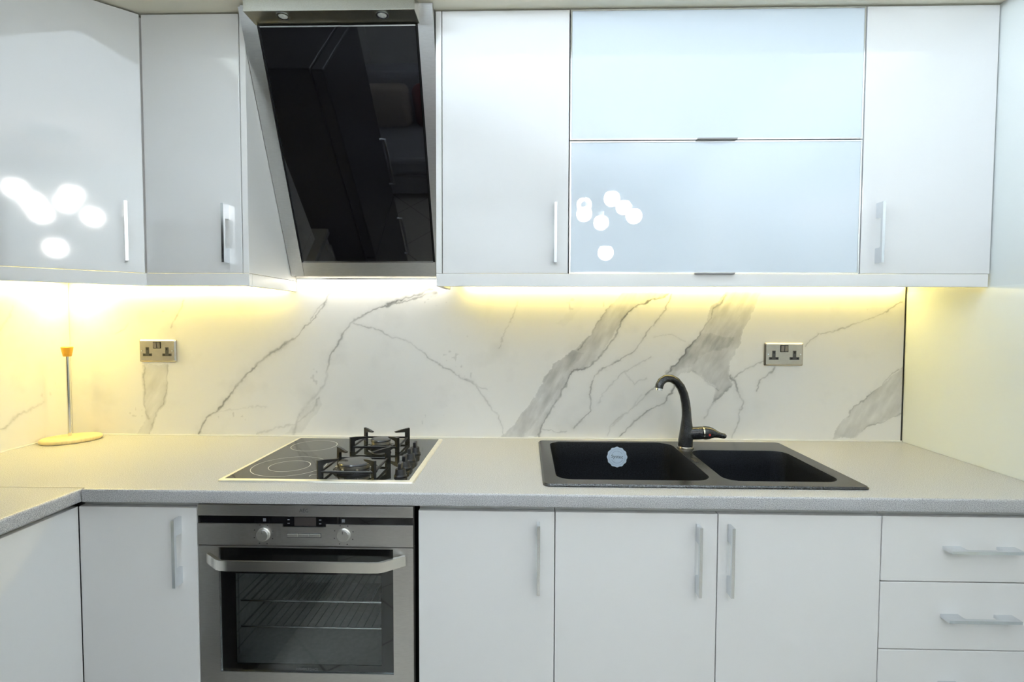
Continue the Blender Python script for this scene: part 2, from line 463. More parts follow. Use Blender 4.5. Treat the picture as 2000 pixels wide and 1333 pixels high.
# (pixel polyline on the back wall, half width in mm, strength)
LINES = [
 ([(650,560),(642,580),(630,600),(602,633),(575,660),(548,680)], 2.2, .55),
 ([(575,660),(548,680),(520,698),(500,714)], 5.0, .48),
 ([(505,710),(478,738),(458,757),(446,778),(428,798),(405,815),(394,836),(388,852)], 3.0, .60),
 ([(600,633),(612,612),(640,585)], 1.6, .3),
 ([(856,560),(820,576),(785,586),(748,600),(715,612),(690,630),(672,648),(660,672),(650,690),(642,708),(638,725)], 3.0, .50),
 ([(850,570),(800,588),(760,597),(742,603)], 3.2, .42),
 ([(638,725),(634,750),(615,775),(590,800),(578,820),(574,850)], 4.0, .22),
 ([(500,850),(540,838),(575,828),(610,800),(625,775)], 2.6, .22),
 ([(690,634),(725,642),(762,656),(800,670),(818,684),(835,700),(868,716),(900,735),(925,752),(945,772),(958,795)], 2.0, .40),
 ([(905,735),(935,757),(955,760)], 1.6, .3),
 ([(958,795),(972,812),(984,850)], 1.6, .3),
 ([(1012,590),(1000,620),(990,640),(975,680)], 1.8, .22),
 ([(1305,574),(1285,584),(1262,590),(1242,600),(1222,618),(1214,628)], 2.6, .60),
 ([(1214,628),(1206,648),(1188,676),(1170,698),(1152,716),(1138,722),(1120,722)], 2.4, .50),
 ([(1120,722),(1107,745),(1090,778),(1072,808),(1057,836),(1050,852)], 2.6, .55),
 ([(1057,836),(1078,840),(1092,846),(1107,842)], 1.6, .4),
 ([(1192,598),(1168,628),(1152,654),(1128,682)], 2.4, .28),
 ([(1312,576),(1300,603),(1278,630),(1258,660),(1238,684),(1218,698),(1197,708),(1174,720),(1160,738),(1152,765),(1156,783),(1153,803),(1138,820),(1120,836)], 2.0, .50),
 ([(1273,697),(1245,712),(1218,727),(1197,747),(1179,770),(1168,790)], 1.8, .28),
 ([(1218,727),(1240,752),(1262,740)], 1.4, .22),
 ([(1417,576),(1396,604),(1378,634),(1366,655)], 2.2, .35),
 ([(1366,655),(1345,680),(1328,703),(1305,728),(1285,752),(1262,770)], 2.4, .45),
 ([(1275,660),(1310,655),(1340,668)], 1.8, .2),
 ([(1320,745),(1312,766),(1298,784),(1270,803),(1243,820),(1225,838),(1210,853)], 2.6, .60),
 ([(1278,758),(1258,776),(1240,796),(1222,810),(1196,830),(1186,850)], 1.8, .26),
 ([(1255,770),(1235,800),(1190,840)], 1.6, .18),
 ([(1352,725),(1372,740),(1396,757),(1404,764)], 1.8, .38),
 ([(1376,817),(1386,798),(1398,782),(1412,772),(1428,756)], 3.2, .32),
 ([(1426,734),(1436,748),(1444,766),(1452,784),(1446,800)], 2.8, .55),
 ([(1446,800),(1442,822),(1434,838),(1430,855)], 2.0, .38),
 ([(1430,745),(1440,733),(1458,722),(1478,710),(1492,704)], 1.8, .38),
 ([(1512,716),(1502,728),(1490,742),(1477,762)], 2.4, .45),
 ([(1762,592),(1740,604),(1716,616),(1690,626),(1660,638),(1622,648),(1600,650),(1584,662),(1574,676)], 1.8, .40),
 ([(1768,714),(1745,730),(1722,755),(1700,770),(1680,788),(1660,802),(1654,815)], 1.8, .38),
 ([(1768,804),(1746,812),(1725,824),(1700,830),(1684,842),(1668,856)], 1.8, .34),
 ([(358,588),(350,606),(340,622),(333,640)], 2.4, .30),
 ([(250,632),(228,652)], 1.6, .2),
 ([(282,715),(284,760),(283,800),(290,818)], 2.0, .32),
 ([(326,715),(326,760),(318,790),(300,818),(294,850)], 2.0, .30),
 ([(520,795),(460,800),(415,805)], 1.4, .15),
]
# (pixel polygon, strength)
FILLS = [
 ([(978,856),(1012,819),(1040,780),(1057,756),(1080,711),(1120,684),(1152,652),(1170,625),(1192,598),(1215,572),(1305,572),(1273,588),(1242,600),(1215,627),(1197,655),(1170,698),(1143,721),(1117,728),(1100,758),(1080,792),(1055,840),(1046,856)], .27),
 ([(981,856),(1012,819),(1057,756),(1080,711),(1120,684),(1140,690),(1100,735),(1075,785),(1040,830),(1020,856)], .14),
 ([(1419,566),(1386,607),(1368,652),(1345,679),(1323,706),(1298,730),(1320,734),(1352,724),(1399,757),(1392,788),(1412,774),(1432,752),(1424,735),(1424,712),(1436,693),(1446,666),(1455,636),(1472,607),(1486,566)], .32),
 ([(1368,652),(1345,679),(1323,706),(1306,726),(1350,716),(1380,690),(1420,680),(1436,660),(1400,655)], .14),
 ([(1622,858),(1638,832),(1658,803),(1701,769),(1732,747),(1770,712),(1770,800),(1723,823),(1687,839),(1664,858)], .27),
 ([(278,712),(328,712),(326,785),(304,816),(296,852),(268,852),(286,815),(280,785)], .20),
 ([(800,572),(860,560),(850,578),(790,590),(740,604)], .16),
 ([(1085,630),(1130,590),(1140,600),(1100,640)], .05),
 ([(590,800),(625,775),(630,790),(590,845),(560,850)], .12),
]
def slab(name, origin, uax, nu, vz0, vz1, thick_dir, veins, label, step=0.0026):
    """thin slab: dense front face carrying the vein value, plus edges and back"""
    ulen = nu
    U = int(round(ulen/step)); V = int(round((vz1-vz0)/step))
    u = np.linspace(0, ulen, U+1); v = np.linspace(vz0, vz1, V+1)
    uu, vv = np.meshgrid(u, v, indexing='ij')
    X = origin[0]+uax[0]*uu; Y = origin[1]+uax[1]*uu; Z = vv
    val = veins(uu, vv)
    n = (U+1)*(V+1)
    front = np.stack([X, Y, Z], -1).reshape(-1, 3)
    T = np.array(thick_dir)
    corners = np.array([[0, 0], [U, 0], [U, V], [0, V]])
    idx = lambda i, j: i*(V+1)+j
    back = np.array([front[idx(i, j)]+T for i, j in corners])
    verts = np.concatenate([front, back])
    I, J = np.meshgrid(np.arange(U), np.arange(V), indexing='ij')
    a = idx(I, J).ravel(); b = idx(I+1, J).ravel(); c = idx(I+1, J+1).ravel(); d = idx(I, J+1).ravel()
    quads = np.stack([a, b, c, d], 1)
    cf = [idx(i, j) for i, j in corners]; cb = [n+k for k in range(4)]
    ex = np.array([[cf[1], cf[0], cb[0], cb[1]], [cf[2], cf[1], cb[1], cb[2]], [cf[3], cf[2], cb[2], cb[3]], [cf[0], cf[3], cb[3], cb[0]], [cb[3], cb[2], cb[1], cb[0]]])
    quads = np.concatenate([quads, ex]).astype(np.int32)
    me = bpy.data.meshes.new(name)
    me.vertices.add(len(verts)); me.vertices.foreach_set('co', verts.astype(np.float32).ravel())
    me.loops.add(quads.size); me.loops.foreach_set('vertex_index', quads.ravel())
    me.polygons.add(len(quads)); me.polygons.foreach_set('loop_start', np.arange(0, quads.size, 4, dtype=np.int32))
    me.update(calc_edges=True); me.validate()
    at = me.attributes.new('vein', 'FLOAT', 'POINT')
    at.data.foreach_set('value', np.concatenate([val.reshape(-1), np.zeros(4)]).astype(np.float32))
    me.materials.append(M_MARBLE)
    o = bpy.data.objects.new(name, me); C.objects.link(o)
    o['label'] = label; o['kind'] = 'structure'
    return o

def draw(uu, vv, lines, fills, warp=0.010, seed=3):
    wx = uu+warp*(fbm(uu, vv, 22, seed)-.5)*2+0.004*(fbm(uu, vv, 90, seed+20, 2)-.5)*2
    wy = vv+warp*(fbm(uu, vv, 22, seed+9)-.5)*2+0.004*(fbm(uu, vv, 90, seed+29, 2)-.5)*2
    val = np.zeros(uu.shape)
    wid = 0.40+1.6*fbm(uu, vv, 30, seed+40, 3)
    brk = np.clip(0.2+1.5*fbm(uu, vv, 26, seed+50, 3), 0, 1.15)
    for pts, w, s in lines:
        w = w/1000
        for a, b in zip(pts, pts[1:]):
            lo = np.minimum(a, b)-0.045; hi = np.maximum(a, b)+0.045
            i0, i1 = np.searchsorted(uu[:, 0], [lo[0], hi[0]]); j0, j1 = np.searchsorted(vv[0], [lo[1], hi[1]])
            if i1 <= i0 or j1 <= j0: continue
            sl = (slice(i0, i1), slice(j0, j1))
            d, _ = seg_dist(wx[sl], wy[sl], a, b)
            ww = w*wid[sl]
            f = s*brk[sl]*(np.exp(-(d/ww)**2)*0.95+0.16*np.exp(-(d/(ww*4.5))**2))
            val[sl] = np.maximum(val[sl], f)
    # streaks run along the band direction (up to the right)
    ca, sa = math.cos(1.03), math.sin(1.03)
    su, sv = uu*ca+vv*sa, -uu*sa+vv*ca
    streak = fbm(su*0.25, sv, 55, seed+70, 4)
    cloud = fbm(uu, vv, 18, seed+80, 4)
    for poly, s in fills:
        pu = np.array(poly); lo = pu.min(0)-0.02; hi = pu.max(0)+0.02
        i0, i1 = np.searchsorted(uu[:, 0], [lo[0], hi[0]]); j0, j1 = np.searchsorted(vv[0], [lo[1], hi[1]])
        if i1 <= i0 or j1 <= j0: continue
        sl = (slice(i0, i1), slice(j0, j1))
        ins = inside(wx[sl], wy[sl], poly)
        dm = np.full(ins.shape, 9.0)
        for a, b in zip(poly, poly[1:]+poly[:1]):
            d, _ = seg_dist(wx[sl], wy[sl], a, b); dm = np.minimum(dm, d)
        edge = np.clip(dm/0.006, 0, 1)
        f = np.where(ins, 1.15*s*(0.35+0.65*edge)*(0.15+1.1*streak[sl]+0.7*(cloud[sl]-.35)), 0)
        f = f+np.where(ins, 0.35*s*np.exp(-(dm/0.003)**2), 0)
        val[sl] = np.clip(val[sl]+f, 0, 0.85)
    # sparse freckles
    sp = vnoise(uu, vv, 85, seed+95)*fbm(uu, vv, 7, seed+97, 2)
    val = np.maximum(val, np.clip((sp-0.71)*3.5, 0, 0.20))
    return val

def wp(p):
    q = on(p[0], p[1], 1, 0.0); return (q[0]-XL, q[2])
BL = [([wp(p) for p in pts], w, s) for pts, w, s in LINES]
BF = [([wp(p) for p in pts], s) for pts, s in FILLS]
slab('splashback_back', (XL, 0.0, 0), (1, 0), XR-XL-0.009, ZW, 1.53, (0, 0.012, 0), lambda u, v: draw(u, v, BL, BF), 'white marble splashback with grey veins behind hob and sink')
def lp(p):
    q = on(p[0], p[1], 0, XL); return (-q[1], q[2])
LL = [([lp(p) for p in pts], w, s) for pts, w, s in [
    ([(0,840),(22,826),(40,808),(62,800),(85,786)], 2.2, .34), ([(18,828),(30,815),(45,806)], 4.0, .22), ([(0,645),(15,625),(25,600)], 2, .2)]]
slab('splashback_left', (XL, -0.001, 0), (0, -1), 0.93, ZW, 1.53, (-0.012, 0, 0), lambda u, v: draw(u, v, LL, [], seed=31), 'white marble splashback on the left wall', step=0.004)
# dark expansion joint in the right corner, sealant along the worktop
struct('trim_3', bx(XR-0.009, XR-0.0045, -0.0005, 0.008, ZW, 1.50), M_DARK, 'thin dark joint at the right end of the marble')
struct('trim_4', bx(XL+0.004, XR-0.005, -0.005, -0.0002, ZW+0.0002, ZW+0.004), M_SEAL, 'white sealant line between worktop and back marble')
struct('trim_5', bx(XL+0.0002, XL+0.005, -0.925, -0.006, ZW+0.0002, ZW+0.004), M_SEAL, 'white sealant line between worktop and left marble')

# ------------------------------------------------------------------ worktops
HOB = (-0.6968, -0.142, -0.573, -0.038)
SINK = (0.2185, 1.106, -0.5855, -0.058)
zb = ZW-TW
def worktop_bm(outer, holes, nose):
    """outer loop without nosing; nose = function adding the rounded front profile"""
    bm = B()
    a = fill_loops(bm, [outer]+holes, ZW); b = fill_loops(bm, [outer]+holes, zb)
    for p, q in zip(a, b): bridge(bm, p, q)
    nose(bm)
    return bm
def nose_prof(n=6, r=0.006):
    # (distance outwards, height) from top inner to bottom inner
    out = [(0.0, ZW)]
    for k in range(n+1):
        t_ = math.radians(90-90*k/n); out.append((0.012-r+r*math.cos(t_), ZW-r+r*math.sin(t_)))
    r2 = 0.004
    for k in range(4):
        t_ = math.radians(-90*k/3); out.append((0.012-r2+r2*math.cos(t_), zb+r2+r2*math.sin(t_)))
    out.append((0.0, zb)); return out
YI = YW+0.012
bm = worktop_bm([(XL+0.001, -0.0015), (XL+0.001, YI), (XR-0.0045, YI), (XR-0.0045, -0.0015)],
    [[(HOB[0]+.02, HOB[2]+.02), (HOB[1]-.02, HOB[2]+.02), (HOB[1]-.02, HOB[3]-.012), (HOB[0]+.02, HOB[3]-.012)],
     [(SINK[0]+.02, SINK[2]+.02), (SINK[1]-.02, SINK[2]+.02), (SINK[1]-.02, SINK[3]-.015), (SINK[0]+.02, SINK[3]-.015)]],
    lambda bm: prism(bm, nose_prof(), lambda d, z: (-1.0185, YI-d, z), lambda d, z: (XR-0.0045, YI-d, z)))
wt = obj('worktop', bm, M_TOP, smooth=True, angle=30, label='long speckled grey laminate worktop holding the hob and the sink', cat='worktop')
XI = -1.0215-0.012
bm = worktop_bm([(XL+0.001, YI-0.0035), (XL+0.001, -1.158), (XI, -1.158), (XI, YI-0.0035)], [],
    lambda bm: prism(bm, nose_prof(), lambda d, z: (XI+d, YI-0.0035, z), lambda d, z: (XI+d, -1.158, z)))
obj('worktop', bm, M_TOP, smooth=True, angle=30, label='speckled grey worktop section running forward along the left wall', cat='worktop')
obj('joint_strip', bx(XL+0.002, -1.0215, YI-0.0032, YI-0.0003, zb, ZW+0.0008), M_ALU, label='thin metal strip joining the two worktop sections at the corner', cat='trim')

# ------------------------------------------------------------------ base cabinets
ZB0, ZB1 = 0.13, 0.846
DT = 0.019
def base_unit(name, label, x0, x1, cat='cabinet', group='white base cabinets under the worktop'):
    t = thing(name, label, cat, ((x0+x1)/2, -0.31, 0.0), group)
    w = 0.017
    bm = B()
    box(bm, x0+.001, x0+w, YF+DT+.001, -0.03, 0.10, zb-0.001)
    box(bm, x1-w, x1-.001, YF+DT+.001, -0.03, 0.10, zb-0.001)
    box(bm, x0+w, x1-w, YF+DT+.001, -0.03, 0.10, 0.118)
    box(bm, x0+w, x1-w, -0.045, -0.03, 0.118, zb-0.001)
    box(bm, x0+w, x1-w, YF+DT+.001, YF+DT+0.045, zb-0.019, zb-0.001)
    obj('carcass', bm, M_CARC, t)
    obj('plinth', bx(x0, x1, YF+0.06, YF+0.076, 0.0, 0.099), M_CARC, t)
    return t
def door_front(t, x0, x1, z0, z1, yf, material, g=0.0011, name='door'):
    return obj(name, bx(x0+g, x1-g, yf, yf+DT, z0, z1, bev=0.0014), material, t)

hz = (0.819+0.636)/2
# corner base cabinet
t = base_unit('base_cabinet', 'white corner base cabinet with one door left of the oven', -1.0462, -0.7185)
d = door_front(t, -1.0462, -0.7185, ZB0, ZB1, YF, M_SATIN)
obj('handle', handle_bm((-0.7655, YF, hz+.003), (0, 0, 1), (0, -1, 0)), M_CHROME, d)
t = base_unit('base_cabinet', 'white single door base cabinet right of the oven', -0.1172, 0.249)
d = door_front(t, -0.1172, 0.249, ZB0, ZB1, YF, M_SATIN)
obj('handle', handle_bm((0.2047, YF, hz), (0, 0, 1), (0, -1, 0)), M_CHROME, d)
t = base_unit('sink_cabinet', 'white double door base cabinet below the black sink', 0.249, 1.1045)
d = door_front(t, 0.249, 0.679, ZB0, ZB1, YF, M_SATIN)
obj('handle', handle_bm((0.6255, YF, hz), (0, 0, 1), (0, -1, 0)), M_CHROME, d)
d = door_front(t, 0.679, 1.1045, ZB0, ZB1, YF, M_SATIN)
obj('handle', handle_bm((0.7085, YF, hz), (0, 0, 1), (0, -1, 0)), M_CHROME, d)
t = base_unit('drawer_cabinet', 'white drawer cabinet at the right wall', 1.1045, XR-0.006)
for z0, z1, hz_ in ((0.6735, ZB1, 0.7645), (0.4905, 0.6705, 0.583), (0.3075, 0.4875, 0.4015), (ZB0, 0.3045, 0.22)):
    d = door_front(t, 1.1045, XR-0.006, z0, z1, YF, M_SATIN, name='drawer')
    obj('handle', handle_bm((1.354, YF, hz_), (1, 0, 0), (0, -1, 0)), M_CHROME, d)
# left run: three doors facing right
y_ = YF+0.0005
for k, lab in enumerate(('white base cabinet under the left worktop',)):
    y0, y1 = y_, -1.157
    t = thing('base_cabinet', lab, 'cabinet', (-1.33, (y0+y1)/2, 0), 'white base cabinets under the worktop')
    bm = B()
    xf = -1.0458
    box(bm, XL+.01, xf-DT-.001, y1+.001, y1+.017, 0.10, zb-.001); box(bm, XL+.01, xf-DT-.001, y0-.017, y0-.001, 0.10, zb-.001)
    box(bm, XL+.01, xf-DT-.001, y1+.017, y0-.017, 0.10, 0.118); box(bm, XL+.01, XL+.025, y1+.017, y0-.017, 0.118, zb-.001)
    box(bm, xf-DT-.10, xf-DT-.001, y1+.017, y0-.017, zb-.019, zb-.001)
    obj('carcass', bm, M_CARC, t)
    obj('plinth', bx(xf-.076, xf-.06, y1, y0, 0, 0.099), M_CARC, t)
    d = obj('door', bx(xf-DT, xf, y1+.0016, y0-.0016, ZB0, ZB1, bev=0.0014), M_SATIN, t)
    obj('handle', handle_bm((xf, y1+0.05, hz), (0, 0, 1), (1, 0, 0)), M_CHROME, d)

# ------------------------------------------------------------------ oven
OX0, OX1 = -0.7160, -0.1300
OZ0, OZM, OZ1 = 0.262, 0.7445, 0.8565
yo = YF-0.001
t = thing('built_in_oven', 'stainless steel built-in oven with black glass door under the hob', 'oven', ((OX0+OX1)/2, -0.31, OZ0))
bm = B()           # outer casing with open front
box(bm, OX0+.014, OX0+.024, yo+.022, -.06, OZ0, OZ1-.006); box(bm, OX1-.024, OX1-.014, yo+.022, -.06, OZ0, OZ1-.006)
box(bm, OX0+.024, OX1-.024, yo+.022, -.06, OZ0, OZ0+.01); box(bm, OX0+.024, OX1-.024, yo+.022, -.06, OZ1-.016, OZ1-.006)
box(bm, OX0+.024, OX1-.024, -.07, -.06, OZ0+.01, OZ1-.016)
obj('casing', bm, M_DARK, t)
# cavity
CX0, CX1, CZ0, CZ1 = -0.648, -0.195, 0.385, 0.700
bm = B()
box(bm, CX0-.006, CX0, yo+.028, -.12, CZ0, CZ1); box(bm, CX1, CX1+.006, yo+.028, -.12, CZ0, CZ1)
box(bm, CX0, CX1, yo+.028, -.12, CZ0-.006, CZ0); box(bm, CX0, CX1, yo+.028, -.12, CZ1, CZ1+.006)
box(bm, CX0, CX1, -.126, -.12, CZ0, CZ1)
cv = obj('cavity', bm, M_CAV, t)
for zz in (0.565, 0.490):
    bm = B()
    tube(bm, [(CX0+.02, yo+.05, zz), (CX1-.02, yo+.05, zz)], 0.0032, 8); tube(bm, [(CX0+.02, -.15, zz), (CX1-.02, -.15, zz)], 0.003, 8)
    tube(bm, [(CX0+.02, yo+.05, zz), (CX0+.02, -.15, zz)], 0.003, 8); tube(bm, [(CX1-.02, yo+.05, zz), (CX1-.02, -.15, zz)], 0.003, 8)
    for k in range(1, 18):
        x = CX0+.02+(CX1-CX0-.04)*k/18; tube(bm, [(x, yo+.05, zz), (x, -.15, zz)], 0.0013, 6)
    obj('rack', bm, M_RACK, cv, True)
for sx in (CX0+.006, CX1-.006):
    bm = B()
    for zz in np.linspace(CZ0+.04, CZ1-.03, 6): tube(bm, [(sx, yo+.05, zz), (sx, -.15, zz)], 0.0018, 6)
    for yy in (yo+.06, -.2): tube(bm, [(sx, yy, CZ0+.02), (sx, yy, CZ1-.01)], 0.002, 6)
    obj('side_rail', bm, M_RACK, cv, True)
# control panel: steel upper strip, black strip with display notch, steel lower plate
pn = obj('control_panel', bx(OX0, OX1, yo+.002, yo+.020, OZM+.0015, OZ1, bev=.001), M_STEEL, t)
obj('upper_strip', bx(OX0, OX1, yo-.002, yo+.002, 0.826, OZ1, bev=.001), M_STEEL, pn)
bm = B()
prism(bm, [(OX0, OZM+.0015), (OX1, OZM+.0015), (OX1, 0.8055), (-0.3655, 0.8055), (-0.3655, 0.7975), (-0.4835, 0.7975), (-0.4835, 0.8055), (OX0, 0.8055)],
      lambda x, z: (x, yo-.002, z), lambda x, z: (x, yo+.002, z))
obj('lower_plate', bm, M_STEEL, pn)
obj('display_strip', bx(OX0+.0005, OX1-.0005, yo+.0005, yo+.0025, 0.7978, 0.8258), M_BLACKG, pn)
obj('display_window', bx(-0.452, -0.393, yo+.0001, yo+.0005, 0.800, 0.824), mat('display_window_grey', (0.035, 0.03, 0.028), 0.1, var=.05), pn)
M_MARK = mat('grey_display_print', (0.16, 0.17, 0.19), 0.4, var=.05)
for x in (-0.468, -0.382):
    for z in (0.8165, 0.8065): obj('display_mark', bx(x-.003, x+.003, yo+.0001, yo+.0005, z-.0014, z+.0014), M_MARK, pn)
for x in (-0.5335, -0.319): obj('display_mark', bx(x-.004, x+.004, yo+.0001, yo+.0005, 0.811, 0.8195), M_MARK, pn)
for x, zc in ((-0.5355, 0.7765), (-0.3175, 0.7775)):
    bm = B()
    lathe(bm, [(0, 0.0), (0.0182, 0.0), (0.0182, 0.002), (0.0168, 0.003), (0.0162, 0.0085), (0.0152, 0.0095), (0, 0.0095)], (x, yo-.002, zc), 32, Matrix.Rotation(math.radians(90), 4, 'X'))
    kb = obj('knob', bm, mat('knob_steel', (0.66, 0.65, 0.62), 0.38, 1.0, var=.03), pn, True)
    obj('pointer', bx(x-.0007, x+.0007, yo-.0121, yo-.0115, zc+.006, zc+.0135), M_PRINTD, kb)
    bm = B()
    for k in range(8):
        a = math.radians(20+45*k); box(bm, x+.027*math.cos(a)-.0014, x+.027*math.cos(a)+.0014, yo-.0023, yo-.002, zc+.027*math.sin(a)-.0014, zc+.027*math.sin(a)+.0014)
    obj('dial_marks', bm, M_PRINTD, pn)
for k in range(3):
    x0 = -0.4705+k*0.0303
    obj('button', bx(x0, x0+.0295, yo-.005, yo-.002, 0.7712, 0.7795, bev=.0012), mat('button_steel', (0.68, 0.67, 0.64), 0.35, 1.0, var=.03), pn)
obj('button_surround', bx(-0.472, -0.3785, yo-.0026, yo-.0019, 0.769, 0.7817), mat('button_recess', (0.2, 0.2, 0.2), 0.5, 1.0, var=.05), pn)
obj('lettering', text_bm('AEG', 0.0135, at_front(-0.4245, yo-.0023, 0.8425)), M_PRINTD, pn)
# door: steel frame around the glass
GX0, GX1, GZ0, GZ1 = -0.6615, -0.1850, 0.3925, 0.7385
bm = B()
lo = [(OX0, OZ0), (OX1, OZ0), (OX1, OZM-.0015), (OX0, OZM-.0015)]; li = [(GX0, GZ0), (GX1, GZ0), (GX1, GZ1), (GX0, GZ1)]
va = fill_loops(bm, [lo, li], 0); vb = fill_loops(bm, [lo, li], 0.022)
for p_, q_ in zip(va, vb): bridge(bm, p_, q_)
bmesh.ops.transform(bm, matrix=Matrix.Translation((0, yo+.022, 0)) @ FRONT, verts=bm.verts[:])
dr = obj('door', bm, M_STEEL, t)
obj('glass_pane', bx(GX0+.0005, GX1-.0005, yo+.003, yo+.0055, GZ0+.0005, GZ1-.0005), M_OVG, dr)
bm = B()
lo = [(GX0+.001, GZ0+.001), (GX1-.001, GZ0+.001), (GX1-.001, GZ1-.001), (GX0+.001, GZ1-.001)]; li = [(-0.6205, 0.412), (-0.2195, 0.412), (-0.2195, 0.664), (-0.6205, 0.664)]
va = fill_loops(bm, [lo, li], 0); vb = fill_loops(bm, [lo, li], 0.003)
for p_, q_ in zip(va, vb): bridge(bm, p_, q_)
bmesh.ops.transform(bm, matrix=Matrix.Translation((0, yo+.0095, 0)) @ FRONT, verts=bm.verts[:])
obj('black_border', bm, M_BLACK, dr)
obj('lettering', text_bm('COMPETENCE', 0.0095, at_front(-0.4235, yo+.0022, 0.4015), 0.0002), mat('grey_glass_print', (0.13, 0.13, 0.13), 0.5, var=.05), dr)
# bowed handle: flat bar, ends running back to the door
bm = B()
hx0, hx1, hzc = OX0+.024, OX1-.020, 0.7100
pth = [(hx0, -.004), (hx0+.020, -.020), (hx0+.048, -.042), (hx0+.062, -.0475), (hx0+.085, -.049), (hx1-.085, -.049), (hx1-.062, -.0475), (hx1-.048, -.042), (hx1-.020, -.020), (hx1, -.004)]
outer = [(x, yo+d_) for x, d_ in pth]; inner = [(x+(.007 if i < 5 else -.007)*(1 if i in (0, 1, 2, 7, 8, 9) else .3), yo+d_+.006) for i, (x, d_) in enumerate(pth)]
n = len(pth)
def hv(p_, z): return bm.verts.new((p_[0], p_[1], z))
ot = [hv(p_, hzc+.0135) for p_ in outer]; ob_ = [hv(p_, hzc-.0135) for p_ in outer]
it = [hv(p_, hzc+.0135) for p_ in inner]; ib = [hv(p_, hzc-.0135) for p_ in inner]
for k in range(n-1):
    bm.faces.new((ot[k], ot[k+1], ob_[k+1], ob_[k])); bm.faces.new((it[k], ib[k], ib[k+1], it[k+1]))
    bm.faces.new((ot[k], it[k], it[k+1], ot[k+1])); bm.faces.new((ob_[k], ob_[k+1], ib[k+1], ib[k]))
for k in (0, n-1): bm.faces.new((ot[k], ob_[k], ib[k], it[k]))
obj('handle', bm, mat('satin_steel_handle', (0.72, 0.70, 0.66), 0.24, 1.0, var=.03), dr, True, angle=50)

# ------------------------------------------------------------------ hob
hx0, hx1, hy0, hy1 = HOB
t = thing('hob', 'black glass hob with two ceramic zones and two gas burners', 'hob', ((hx0+hx1)/2, (hy0+hy1)/2, ZW))
bm = B()
lo = rrect(hx0, hx1, hy0, hy1, .008, 3); li = rrect(hx0+.014, hx1-.014, hy0+.014, hy1-.014, .004, 3)
l1 = [bm.verts.new((x, y, ZW+.0005)) for x, y in lo]
l2 = [bm.verts.new((x, y, ZW+.0045)) for x, y in rrect(hx0+.002, hx1-.002, hy0+.002, hy1-.002, .007, 3)]
l3 = [bm.verts.new((x, y, ZW+.0060)) for x, y in li]; l4 = [bm.verts.new((x, y, ZW+.0005)) for x, y in li]
for a_, b_ in ((l1, l2), (l2, l3), (l3, l4), (l4, l1)): bridge(bm, a_, b_)
obj('frame', bm, mat('hob_frame_steel', (0.86, 0.84, 0.76), 0.5, 0.75, var=.03), t, True, angle=25)
obj('glass_plate', bx(hx0+.0145, hx1-.0145, hy0+.0145, hy1-.0145, ZW+.0005, ZW+.0055), M_HOB, t)
obj('underbody', bx(hx0+.024, hx1-.024, hy0+.024, hy1-.016, ZW-.03, ZW+.0004), M_DARK, t)
zg = ZW+.0056
def ring(cx, cy, r, w=.0011, a0=0, a1=360):
    bm = B(); n = 72; A = []; Bv = []
    for k in range(n+1):
        a = math.radians(a0+(a1-a0)*k/n)
        A.append(bm.verts.new((cx+(r-w)*math.cos(a), cy+(r-w)*math.sin(a), zg))); Bv.append(bm.verts.new((cx+(r+w)*math.cos(a), cy+(r+w)*math.sin(a), zg)))
    for k in range(n): bm.faces.new((A[k], A[k+1], Bv[k+1], Bv[k]))
    return bm
M_RING = mat('pale_zone_print', (0.50, 0.50, 0.46), 0.4, var=.05)
obj('zone_ring', ring(-0.5835, -0.168, .0775), M_RING, t)
obj('zone_ring', ring(-0.5545, -0.428, .1085), M_RING, t)
obj('zone_ring', ring(-0.5545, -0.428, .060), M_RING, t)
obj('control_mark', ring(-0.434, -0.525, .018, .0012, -60, 200), M_RING, t)
def gas_burner(cx, cy, s, big):
    bm = B(); lathe(bm, [(0, 0), (s*1.15, 0), (s*1.15, .006), (s*.95, .009), (s*.95, .011), (0, .011)], (cx, cy, zg), 40)
    b_ = obj('burner', bm, M_CAP, t, True)
    bm = B(); lathe(bm, [(0, .011), (s*.80, .011), (s*.84, .016), (s*.84, .021), (0, .021)], (cx, cy, zg), 40)
    obj('flame_ring', bm, M_BURN, b_, True)
    bm = B(); lathe(bm, [(0, .0212), (s*.88, .0212), (s*.90, .024), (s*.86, .0275), (s*.5, .029), (0, .029)], (cx, cy, zg), 40)
    obj('burner_cap', bm, M_CAP, b_, True)
    if big:
        for k in range(8):
            a = math.radians(22+45*k); q_ = (cx+s*.98*math.cos(a), cy+s*.98*math.sin(a))
            bm = B(); lathe(bm, [(0, 0.009), (.0035, 0.009), (.0035, .016), (0, .018)], (*q_, zg), 10); obj('igniter', bm, M_BURN, b_, True)
    # pan support: low square ring on four feet, each corner a plate with an inward prong
    hw = .077
    bm = B()
    for sx, sy in ((1, 0), (-1, 0), (0, 1), (0, -1)):
        if sx: box(bm, cx+sx*hw-.003, cx+sx*hw+.003, cy-hw, cy+hw, zg+.012, zg+.0185, bev=.001, seg=1)
        else: box(bm, cx-hw, cx+hw, cy+sy*hw-.003, cy+sy*hw+.003, zg+.012, zg+.0185, bev=.001, seg=1)
    g_ = obj('pan_support', bm, M_IRON, t)
    for sx in (-1, 1):
        for sy in (-1, 1):
            M_ = Matrix.Translation((cx+sx*hw, cy+sy*hw, zg)) @ Matrix.Rotation(math.atan2(-sy, -sx), 4, 'Z')
            bm = B(); prism(bm, [(-.008, 0), (.008, 0), (.008, .034), (.014, .037), (.050, .0405), (.052, .0445), (.014, .049), (-.008, .050)],
                            lambda u, v: M_ @ Vector((u, -.004, v)), lambda u, v: M_ @ Vector((u, .004, v)))
            obj('prong', bm, M_IRON, g_)
gas_burner(-0.3435, -0.170, .040, False)
gas_burner(-0.3390, -0.462, .056, True)
